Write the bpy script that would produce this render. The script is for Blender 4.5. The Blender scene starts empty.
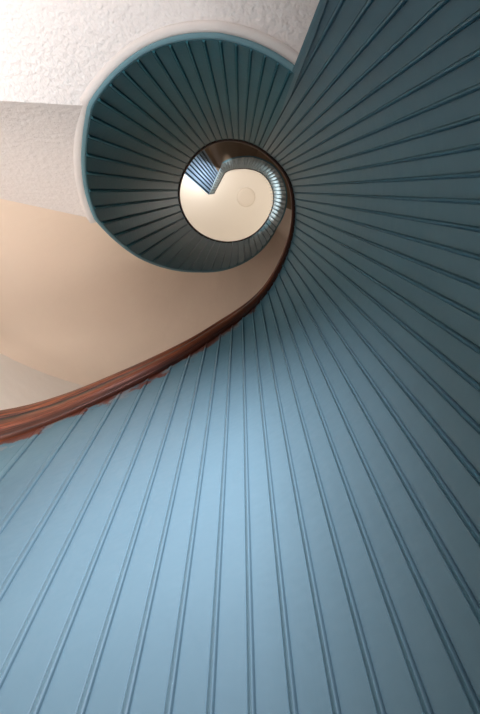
import bpy, math, bisect
from mathutils import Vector, Matrix
S=2.0; H0=1.5
def P(a,b,z): return Vector((-a*S,b*S,z*S+H0))
sc=bpy.context.scene
try:
    sc.view_settings.view_transform='Standard'
    sc.view_settings.look='None'
except Exception: pass

# ------------------------------------------------------------ curves
def lerp_tab(tab,x):
    if x<=tab[0][0]: i=0
    elif x>=tab[-1][0]: i=len(tab)-2
    else: i=bisect.bisect_right([t[0] for t in tab],x)-1
    x0,y0=tab[i]; x1,y1=tab[i+1]
    return y0+(y1-y0)*(x-x0)/(x1-x0)
def pchip(tab):
    xs=[t[0] for t in tab]; ys=[t[1] for t in tab]; n=len(xs)
    h=[xs[i+1]-xs[i] for i in range(n-1)]
    d=[(ys[i+1]-ys[i])/h[i] for i in range(n-1)]
    m=[d[0]]+[0]*(n-2)+[d[-1]]
    for i in range(1,n-1): m[i]=(d[i-1]*h[i]+d[i]*h[i-1])/(h[i-1]+h[i])
    def f(x):
        i=min(max(bisect.bisect_right(xs,x)-1,0),n-2)
        t=(x-xs[i])/h[i]
        return ((2*t**3-3*t*t+1)*ys[i]+(t**3-2*t*t+t)*h[i]*m[i]+(-2*t**3+3*t*t)*ys[i+1]+(t**3-t*t)*h[i]*m[i+1])
    return f
PE=853; PB=908
TOP=[(206,1.28),(214,1.01),(224.1,.752),(234.3,.535),(254.7,.324),(281,.217),(304,.159),(340.8,.112),(370.6,.0956),(407.4,.083),(450,.087),(483.9,.0987),(515.6,.1085),(544.5,.118),(573.8,.117),(608.1,.1045),(641.9,.090),(671.7,.077),(712.5,.065),(749.7,.0530),(785,.0420),(815,.0385),(838,.0405),(PE,.0425)]
_lt=pchip([(p,math.log(r)) for p,r in TOP])
def zt(p): return .45+(min(p,PE)-224)/360*1.4
ZE=zt(PE)
def cs(p): return math.cos(math.radians(p)),math.sin(math.radians(p))
pA=(ZE*.0425*cs(PE)[0],ZE*.0425*cs(PE)[1])
pB=(ZE*.0510*cs(PB)[0],ZE*.0510*cs(PB)[1])
def RR(p):
    if p<=PE: return zt(p)*math.exp(_lt(p))
    c,s=cs(p); dx,dy=pB[0]-pA[0],pB[1]-pA[1]
    return (pA[0]*dy-pA[1]*dx)/(c*dy-s*dx)
ZB=[(400,.455),(420,.466),(458,.487),(485,.522),(512,.56),(551,.735),(572,.91),(602,1.195),(639,1.47),(676,1.72),(712,1.74),(745,1.75),(785,1.77),(815,1.88),(845,2.1),(PE,2.35),(PB,2.5)]
def zb(p): return lerp_tab(ZB,p)
def pol(R,p,z): return P(R*math.cos(math.radians(p)),R*math.sin(math.radians(p)),z)

# ------------------------------------------------------------ materials
def newmat(name):
    m=bpy.data.materials.new(name); m.use_nodes=True
    nt=m.node_tree; b=nt.nodes['Principled BSDF']; return m,nt,b
def plaster(name,c1,c2,bump=.25,scale=9,dist=.02,det=4):
    m,nt,b=newmat(name)
    tc=nt.nodes.new('ShaderNodeTexCoord')
    n=nt.nodes.new('ShaderNodeTexNoise'); n.inputs['Scale'].default_value=scale; n.inputs['Detail'].default_value=det
    n2=nt.nodes.new('ShaderNodeTexNoise'); n2.inputs['Scale'].default_value=1.5; n2.inputs['Detail'].default_value=1
    cr=nt.nodes.new('ShaderNodeValToRGB'); cr.color_ramp.elements[0].color=(*c1,1); cr.color_ramp.elements[1].color=(*c2,1)
    cr.color_ramp.elements[0].position=.2; cr.color_ramp.elements[1].position=.8
    bp=nt.nodes.new('ShaderNodeBump'); bp.inputs['Strength'].default_value=bump; bp.inputs['Distance'].default_value=dist
    L=nt.links.new
    L(tc.outputs['Object'],n.inputs['Vector']); L(tc.outputs['Object'],n2.inputs['Vector'])
    L(n2.outputs['Fac'],cr.inputs['Fac']); L(cr.outputs['Color'],b.inputs['Base Color'])
    L(n.outputs['Fac'],bp.inputs['Height']); L(bp.outputs['Normal'],b.inputs['Normal'])
    b.inputs['Roughness'].default_value=.85
    return m
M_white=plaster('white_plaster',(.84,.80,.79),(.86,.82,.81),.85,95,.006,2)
M_white_shaded=plaster('white_plaster_shaded',(.76,.70,.68),(.79,.73,.71),.5,95,.005,2)  # shade on the sloping soffit band put into a beige plaster copy
M_lip=plaster('lip_plaster',(.74,.69,.67),(.78,.73,.71),.3,60,.005)
M_white_warm_lit=plaster('white_plaster_warm_lit',(.83,.68,.56),(.86,.71,.59),.15,8)  # warm bounced light painted into the plaster colour of the rising soffit
M_soffit_shaded=plaster('shaded_underside',(.24,.16,.10),(.30,.20,.13),.15,8)  # shadow under the top flight painted in as dark brown
M_wall=plaster('wall_plaster',(.93,.87,.81),(.94,.88,.82),.2,10)
M_ceil=plaster('ceiling_plaster',(.78,.71,.61),(.82,.75,.66),.1,6)
M_floor=plaster('floor_stone',(.05,.09,.11),(.08,.12,.14),.1,6)
def paint(name,c1,c2,worn,rough=.38,spec=.5):
    M,nt,b=newmat(name); L=nt.links.new
    tc=nt.nodes.new('ShaderNodeTexCoord')
    n=nt.nodes.new('ShaderNodeTexNoise'); n.inputs['Scale'].default_value=3; n.inputs['Detail'].default_value=5
    L(tc.outputs['Object'],n.inputs['Vector'])
    cr=nt.nodes.new('ShaderNodeValToRGB'); L(n.outputs['Fac'],cr.inputs['Fac'])
    cr.color_ramp.elements[0].color=(*c1,1); cr.color_ramp.elements[1].color=(*c2,1)
    cr.color_ramp.elements[0].position=.3; cr.color_ramp.elements[1].position=.7
    col=cr.outputs['Color']
    if worn:
        uv=nt.nodes.new('ShaderNodeUVMap'); uv.uv_map='uv'
        sp=nt.nodes.new('ShaderNodeSeparateXYZ'); L(uv.outputs['UV'],sp.inputs[0])
        def layer(col,scale,mult,thr,c,smax):
            n2=nt.nodes.new('ShaderNodeTexNoise'); n2.inputs['Scale'].default_value=scale; n2.inputs['Detail'].default_value=8; n2.inputs['Roughness'].default_value=.65
            L(tc.outputs['Object'],n2.inputs['Vector'])
            mm=nt.nodes.new('ShaderNodeMath'); mm.operation='MULTIPLY_ADD'; L(sp.outputs['Y'],mm.inputs[0]); mm.inputs[1].default_value=mult
            L(n2.outputs['Fac'],mm.inputs[2])
            ms=nt.nodes.new('ShaderNodeMath'); ms.operation='SUBTRACT'; L(sp.outputs['X'],ms.inputs[0]); ms.inputs[1].default_value=smax
            ma=nt.nodes.new('ShaderNodeMath'); ma.operation='MAXIMUM'; L(ms.outputs[0],ma.inputs[0]); ma.inputs[1].default_value=0
            mb=nt.nodes.new('ShaderNodeMath'); mb.operation='ADD'; L(ma.outputs[0],mb.inputs[0]); L(mm.outputs[0],mb.inputs[1])
            lt=nt.nodes.new('ShaderNodeMapRange'); L(mb.outputs[0],lt.inputs[0])
            lt.inputs[1].default_value=thr+.02; lt.inputs[2].default_value=thr-.02; lt.inputs[3].default_value=0; lt.inputs[4].default_value=1
            mx=nt.nodes.new('ShaderNodeMix'); mx.data_type='RGBA'
            L(lt.outputs[0],mx.inputs[0]); L(col,mx.inputs[6]); mx.inputs[7].default_value=(*c,1)
            return mx.outputs[2]
        col=layer(col,22,3.0,.65,(.15,.20,.22),.88)
        col=layer(col,18,3.0,.635,(.12,.05,.038),.86)
    L(col,b.inputs['Base Color'])
    b.inputs['Roughness'].default_value=rough; b.inputs['Specular IOR Level'].default_value=spec
    bp=nt.nodes.new('ShaderNodeBump'); bp.inputs['Strength'].default_value=.12; bp.inputs['Distance'].default_value=.01
    n3=nt.nodes.new('ShaderNodeTexNoise'); n3.inputs['Scale'].default_value=30; L(tc.outputs['Object'],n3.inputs['Vector'])
    L(n3.outputs['Fac'],bp.inputs['Height']); L(bp.outputs['Normal'],b.inputs['Normal'])
    return M
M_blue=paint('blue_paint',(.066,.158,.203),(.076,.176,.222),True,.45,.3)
M_blue_shaded=paint('blue_paint_shaded',(.026,.140,.182),(.034,.160,.204),False,.5,.2)  # shade of the middle flight put into a darker copy of the blue
M_blue_lit=paint('blue_paint_lit',(.50,.59,.61),(.56,.65,.66),False,.5)  # brighter light on the top flight put into a pale copy of the blue
M_board=paint('mid_blue_paint',(.28,.38,.48),(.33,.43,.53),False,.5)
M_trim,nt,b=newmat('blue_edge_paint'); b.inputs['Base Color'].default_value=(.12,.25,.30,1); b.inputs['Roughness'].default_value=.6
M_wood,nt,b=newmat('mahogany'); L=nt.links.new
uv=nt.nodes.new('ShaderNodeUVMap'); uv.uv_map='uv'
mp=nt.nodes.new('ShaderNodeMapping'); mp.inputs['Scale'].default_value=(6,36,1); L(uv.outputs['UV'],mp.inputs['Vector'])
n=nt.nodes.new('ShaderNodeTexNoise'); n.inputs['Scale'].default_value=1.6; n.inputs['Detail'].default_value=9; n.inputs['Roughness'].default_value=.7; L(mp.outputs[0],n.inputs['Vector'])
cr=nt.nodes.new('ShaderNodeValToRGB'); L(n.outputs['Fac'],cr.inputs['Fac'])
cr.color_ramp.elements[0].color=(.035,.012,.008,1); cr.color_ramp.elements[1].color=(.36,.10,.034,1)
cr.color_ramp.elements[0].position=.40; cr.color_ramp.elements[1].position=.64
sp=nt.nodes.new('ShaderNodeSeparateXYZ'); L(uv.outputs['UV'],sp.inputs[0])
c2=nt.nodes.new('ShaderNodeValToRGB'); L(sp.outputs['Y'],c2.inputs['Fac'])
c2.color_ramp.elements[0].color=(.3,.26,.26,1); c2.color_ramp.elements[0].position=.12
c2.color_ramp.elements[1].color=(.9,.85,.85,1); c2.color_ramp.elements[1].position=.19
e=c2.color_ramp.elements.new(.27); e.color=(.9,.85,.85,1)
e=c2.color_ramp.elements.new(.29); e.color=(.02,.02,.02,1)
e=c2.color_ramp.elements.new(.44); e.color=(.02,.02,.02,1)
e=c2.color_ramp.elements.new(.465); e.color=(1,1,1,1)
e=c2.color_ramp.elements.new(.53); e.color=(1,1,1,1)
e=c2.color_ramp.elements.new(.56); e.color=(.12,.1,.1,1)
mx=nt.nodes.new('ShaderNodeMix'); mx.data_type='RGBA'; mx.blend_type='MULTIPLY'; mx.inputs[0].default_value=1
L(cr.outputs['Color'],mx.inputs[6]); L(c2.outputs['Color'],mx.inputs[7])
L(mx.outputs[2],b.inputs['Base Color']); b.inputs['Roughness'].default_value=.42
M_glass,nt,b=newmat('opal_glass'); b.inputs['Base Color'].default_value=(.76,.68,.58,1); b.inputs['Roughness'].default_value=.8
M_metal,nt,b=newmat('painted_metal'); b.inputs['Base Color'].default_value=(.70,.62,.52,1); b.inputs['Roughness'].default_value=.8

# ------------------------------------------------------------ helpers
def mkmesh(name,verts,faces,mat,uvs=None,smooth=False,parent=None):
    me=bpy.data.meshes.new(name); me.from_pydata([tuple(v) for v in verts],[],faces); me.update()
    if uvs:
        ul=me.uv_layers.new(name='uv')
        for lp in me.loops: ul.data[lp.index].uv=uvs[lp.vertex_index]
    me.materials.append(mat)
    for p in me.polygons: p.use_smooth=smooth
    o=bpy.data.objects.new(name,me); sc.collection.objects.link(o)
    if parent: o.parent=parent
    return o
def grid(rows,closed=False):
    v=[];f=[];nr=len(rows);nc=len(rows[0])
    for r in rows: v+=r
    for i in range(nr-1):
        for j in range(nc if closed else nc-1):
            k=(j+1)%nc
            f.append((i*nc+j,i*nc+k,(i+1)*nc+k,(i+1)*nc+j))
    return v,f
def empty(name,loc):
    e=bpy.data.objects.new(name,None); e.location=loc; e.empty_display_size=.1; sc.collection.objects.link(e); return e

stair=bpy.data.objects.new('spiral_staircase',None); sc.collection.objects.link(stair)
stair['label']='spiral staircase with blue beadboard balustrade and brown wooden handrail'
stair['category']='staircase'

def spacing(p): return lerp_tab([(206,4.6),(290,4.9),(350,6.2),(420,6.4),(640,6.2),(690,5.4),(911,5.4)],p)
prof=[(0,0),(.02,0),(.15,0),(.3,0),(.45,0),(.6,0),(.76,0),(.785,.4),(.81,-.6),(.845,-1.9),(.885,-2.4),(.925,-1.9),(.96,-.6),(.98,.4)]
def columns(p0,p1):
    cols=[];p=p0
    while p<p1:
        s=spacing(p)
        G=lerp_tab([(206,.0009),(300,.0007),(350,.0006),(430,.0008),(660,.0012),(690,.007),(911,.007)],p)
        for t,d in prof:
            q=p+t*s
            if q<p1: cols.append((q,d*G))
        p+=s
    cols.append((p1,0)); return cols
def arc(cols):
    s=0;out=[];prev=None
    for q,d in cols:
        pt=pol(RR(q),q,0)
        if prev is not None: s+=(pt-prev).length
        out.append(s); prev=pt
    return out
TH=.004
def panelling(p0,p1,zlow,mat,edge=None):
    cols=columns(p0,p1); ar=arc(cols); rows=[];uvs=[]
    for (q,d),s in zip(cols,ar):
        z1=zt(q)+.004; z0=zlow(q); r=[]
        N=10
        for i in range(N+1):
            z=z1+(z0-z1)*i/N
            qq=q
            if edge: qq=min(q,edge(z))
            R=RR(qq)
            r.append(pol(R+d,qq,z)); uvs.append((s,(z1-z)*S))
        qq=min(q,edge(z0)) if edge else q
        r.append(pol(RR(qq)+TH,qq,z0)); uvs.append((s,5))
        qq=min(q,edge(z1)) if edge else q
        r.append(pol(RR(qq)+TH,qq,z1)); uvs.append((s,5))
        rows.append(r)
    v,f=grid(rows)
    n=len(rows[0]); m=len(v)
    f.append(tuple(range(n))[::-1]); f.append(tuple(range(m-n,m)))
    return mkmesh('panelling',v,f,mat,uvs,parent=stair)
def edge(z):
    rho=.1015/max(z,.02)
    return lerp_tab([(.0,420.4),(.216,420.4),(.333,424.4),(.6,427),(3,427)],rho)
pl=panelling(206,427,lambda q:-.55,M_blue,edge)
pl['label']='light blue beadboard panelling reaching down to the floor'
pu=panelling(420.4,676,lambda q:zb(q),M_blue_shaded)
pu['label']='blue beadboard panelling of the middle flight, its shade painted dark teal'
p3=panelling(676,PB,lambda q:zb(q),M_blue_lit)
p3['label']='narrow blue beadboard panelling of the top flight, bright light painted pale'

def sweep(name,p0,p1,step,pts,zf,mat,smooth=True,label=None,scale=None):
    rows=[];uvs=[];n=int((p1-p0)/step);s=0;prev=None
    for i in range(n+1):
        q=p0+(p1-p0)*i/n; R=RR(q); z=zf(q); r=[]
        k_=scale(q) if scale else 1
        c=pol(R,q,z)
        if prev is not None: s+=(c-prev).length
        prev=c
        for k,(dr,dz) in enumerate(pts):
            r.append(pol(R+dr*k_,q,z+dz*k_)); uvs.append((s,k/len(pts)))
        rows.append(r)
    v,f=grid(rows,True); m=len(v);k=len(pts)
    f.append(tuple(range(k))[::-1]); f.append(tuple(range(m-k,m)))
    o=mkmesh(name,v,f,mat,uvs,smooth,stair)
    if label:o['label']=label
    return o
def rnd(cx,cz,rx,rz,n=12,e=.7):
    out=[]
    for i in range(n):
        a=2*math.pi*i/n; c,s=math.cos(a),math.sin(a)
        out.append((cx+rx*math.copysign(abs(c)**e,c),cz+rz*math.copysign(abs(s)**e,s)))
    return out
sweep('edge_trim',421,845,2,rnd(.0030,-.001,.0026,.0022),zb,M_trim,label='narrow pale teal bead along the lower edge')
sweep('plaster_moulding',421,552,2,rnd(.0105,.0030,.0055,.0046,16,1),zb,M_lip,label='smooth rounded plaster lip')
rail=[(-.004,-.012),(-.010,-.008),(-.009,-.001),(-.014,.002),(-.0165,.006),(-.0165,.020),(-.009,.022),(-.009,.025),(-.016,.027),(-.016,.043),(-.013,.046),(.008,.047),(.018,.042),(.022,.032),(.020,.014),(.016,.004),(.013,-.010)]
RS=[(206,1.3),(226,1.2),(255,.76),(285,.50),(330,.34),(380,.30),(420,.30),(600,.30),(700,.25),(911,.25)]
sweep('handrail',206,PB,1.5,rail,zt,M_wood,label='worn red-brown wooden handrail with dark groove',scale=lambda q:lerp_tab(RS,q))

C=(-.03,-.04); RW=.46
DIR=[(400,40),(420,60),(512,177),(551,168),(580,212),(602,242),(676,316),(PE,480),(PB,500)]
def soffit(p0,p1,step,mat,name,off=.004,boards=False,cove=0):
    rows=[]
    qs=[]
    if boards:
        q=p0
        while q<p1:
            qs+= [(q,0),(q+3.4,0),(q+3.6,.12),(q+5.4,.12)]; q+=5.6
        qs=[x for x in qs if x[0]<p1]+[(p1,0)]
    else:
        n=max(1,int(round((p1-p0)/step))); qs=[(p0+(p1-p0)*i/n,0) for i in range(n+1)]
    for q,g in qs:
        R=RR(q)+off; z=zb(q)+.003+g
        x,y=R*math.cos(math.radians(q)),R*math.sin(math.radians(q))
        a=math.radians(lerp_tab(DIR,q)); dx,dy=math.cos(a),math.sin(a)
        ex,ey=x-C[0],y-C[1]; B=ex*dx+ey*dy; Q=ex*ex+ey*ey-(RW+.004)**2
        L_=-B+math.sqrt(max(B*B-Q,0))
        cv=cove*min(max((q-551)/12,0),1)
        row=[]
        for k in range(17):
            u=k/16; dz=0
            if u>.45: dz=-cv*(1-math.sqrt(max(1-((u-.45)/.55)**2,0)))
            row.append(P(x+dx*L_*u,y+dy*L_*u,z+dz))
        rows.append(row)
    v,f=grid(rows)
    return mkmesh(name,v,f,mat,None,not boards,stair)
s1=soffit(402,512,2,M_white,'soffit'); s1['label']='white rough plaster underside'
s2=soffit(512,551,3,M_white_shaded,'soffit'); s2['label']='plaster underside with its shade painted beige-grey'
s3=soffit(551,700,2,M_white_warm_lit,'soffit',cove=.14); s3['label']='smooth plaster underside with warm bounce light painted cream'
s5=soffit(700,862,2,M_soffit_shaded,'soffit'); s5['label']='underside of the top flight with its shadow painted dark brown'
s4=soffit(862,PB,2,M_board,'soffit',boards=True); s4['label']='blue boarded underside of the top landing'

# ------------------------------------------------------------ shell
def ring_wall():
    rows=[]
    for z in (-.75,0,.6,1.2,1.8,2.4,3.0,3.62):
        rows.append([P(C[0]+RW*math.cos(2*math.pi*k/96),C[1]+RW*math.sin(2*math.pi*k/96),z) for k in range(96)])
    v,f=grid(rows,True)
    return mkmesh('wall_outer',v,f,M_wall,None,True)
w=ring_wall(); w['kind']='structure'; w['label']='curved pale plaster wall around the staircase'
def disc(name,z,mat):
    v=[P(C[0]+(RW+.01)*math.cos(2*math.pi*k/96),C[1]+(RW+.01)*math.sin(2*math.pi*k/96),z) for k in range(96)]
    o=mkmesh(name,v,[tuple(range(96))],mat); o['kind']='structure'; return o
disc('ceiling',3.6,M_ceil)['label']='plain cream plaster ceiling at the top'
disc('floor',-.75,M_floor)['label']='stone floor at the foot of the stairs'

lc=P(.0114*3.6,-.013*3.6,3.6)
lamp=empty('ceiling_lamp',lc); lamp['label']='round flush opal ceiling lamp on the cream ceiling'; lamp['category']='lamp'
def lathe(name,pr,mat):
    rows=[[Vector((r*math.cos(2*math.pi*k/48),r*math.sin(2*math.pi*k/48),z)) for k in range(48)] for r,z in pr]
    v,f=grid(rows,True); f.append(tuple(range(len(v)-48,len(v))))
    return mkmesh(name,v,f,mat,None,True,lamp)
lathe('lamp_base',[(.128,0),(.125,-.004),(.118,-.007),(.10,-.007)],M_metal)
lathe('lamp_shade',[(.117,-.006),(.110,-.010),(.09,-.015),(.05,-.018),(.01,-.019)],M_glass)

# ------------------------------------------------------------ lights
def area(name,pos,target,size,power,col,sy=None,spread=None):
    l=bpy.data.lights.new(name,'AREA'); l.energy=power; l.color=col; l.size=size
    if sy: l.shape='RECTANGLE'; l.size_y=sy
    if spread: l.spread=math.radians(spread)
    o=bpy.data.objects.new(name,l); sc.collection.objects.link(o); o.location=P(*pos)
    d=P(*target)-P(*pos); o.rotation_euler=d.to_track_quat('-Z','Y').to_euler(); return o
area('window_light',(.0,.36,.20),(-.045,-.23,.26),.32,4.5,(1,.71,.75),.30,50)
area('soffit_fill_light',(-.25,.25,.02),(-.34,.14,.5),.25,3.8,(1,.94,.92),None,96)  # added unseen lamp that brightens the white soffit from below
area('stair_fill_light',(-.30,-.25,.28),(-.49,-.30,.66),.15,12,(1,.91,.83))  # area light put out of sight behind the lower panelling, lifts soffit and wall
area('landing_fill_light',(.22,-.02,1.3),(-.17,.065,2.45),.06,.6,(.8,.9,1),None,10)  # narrow beam added from a hidden spot to pick out the landing boards
area('top_flight_fill_light',(-.245,0,1.92),(.17,.0,2.12),.06,1.3,(.9,.96,1),None,60)  # hidden lamp added behind the ring panelling to light the top flight
def pt(name,pos,power,col,r=.1):
    l=bpy.data.lights.new(name,'POINT'); l.energy=power; l.color=col; l.shadow_soft_size=r
    o=bpy.data.objects.new(name,l); sc.collection.objects.link(o); o.location=P(*pos)
pt('upper_fill_light',(.33,-.08,3.15),8,(1,.96,.9))  # added point light out of sight, brightens the ceiling
pt('upper_fill_light',(-.28,.12,3.48),6,(.95,.97,1),.05)  # second unseen point light, added for the top flight panelling
wd=bpy.data.worlds.new('world'); sc.world=wd; wd.use_nodes=True
wd.node_tree.nodes['Background'].inputs[0].default_value=(.5,.6,.7,1); wd.node_tree.nodes['Background'].inputs[1].default_value=.3

# ------------------------------------------------------------ camera
f=500.; t=math.atan(167/f)
F=Vector((0,-math.sin(t),math.cos(t))); U=Vector((0,math.cos(t),math.sin(t))); Rt=F.cross(U)
cam=bpy.data.cameras.new('camera'); co=bpy.data.objects.new('camera',cam); sc.collection.objects.link(co)
m=Matrix((Rt,U,-F)).transposed().to_4x4(); m.translation=P(0,0,0); co.matrix_world=m
cam.sensor_fit='VERTICAL'; cam.sensor_height=24; cam.lens=f/714*24; cam.clip_start=.01
sc.camera=co
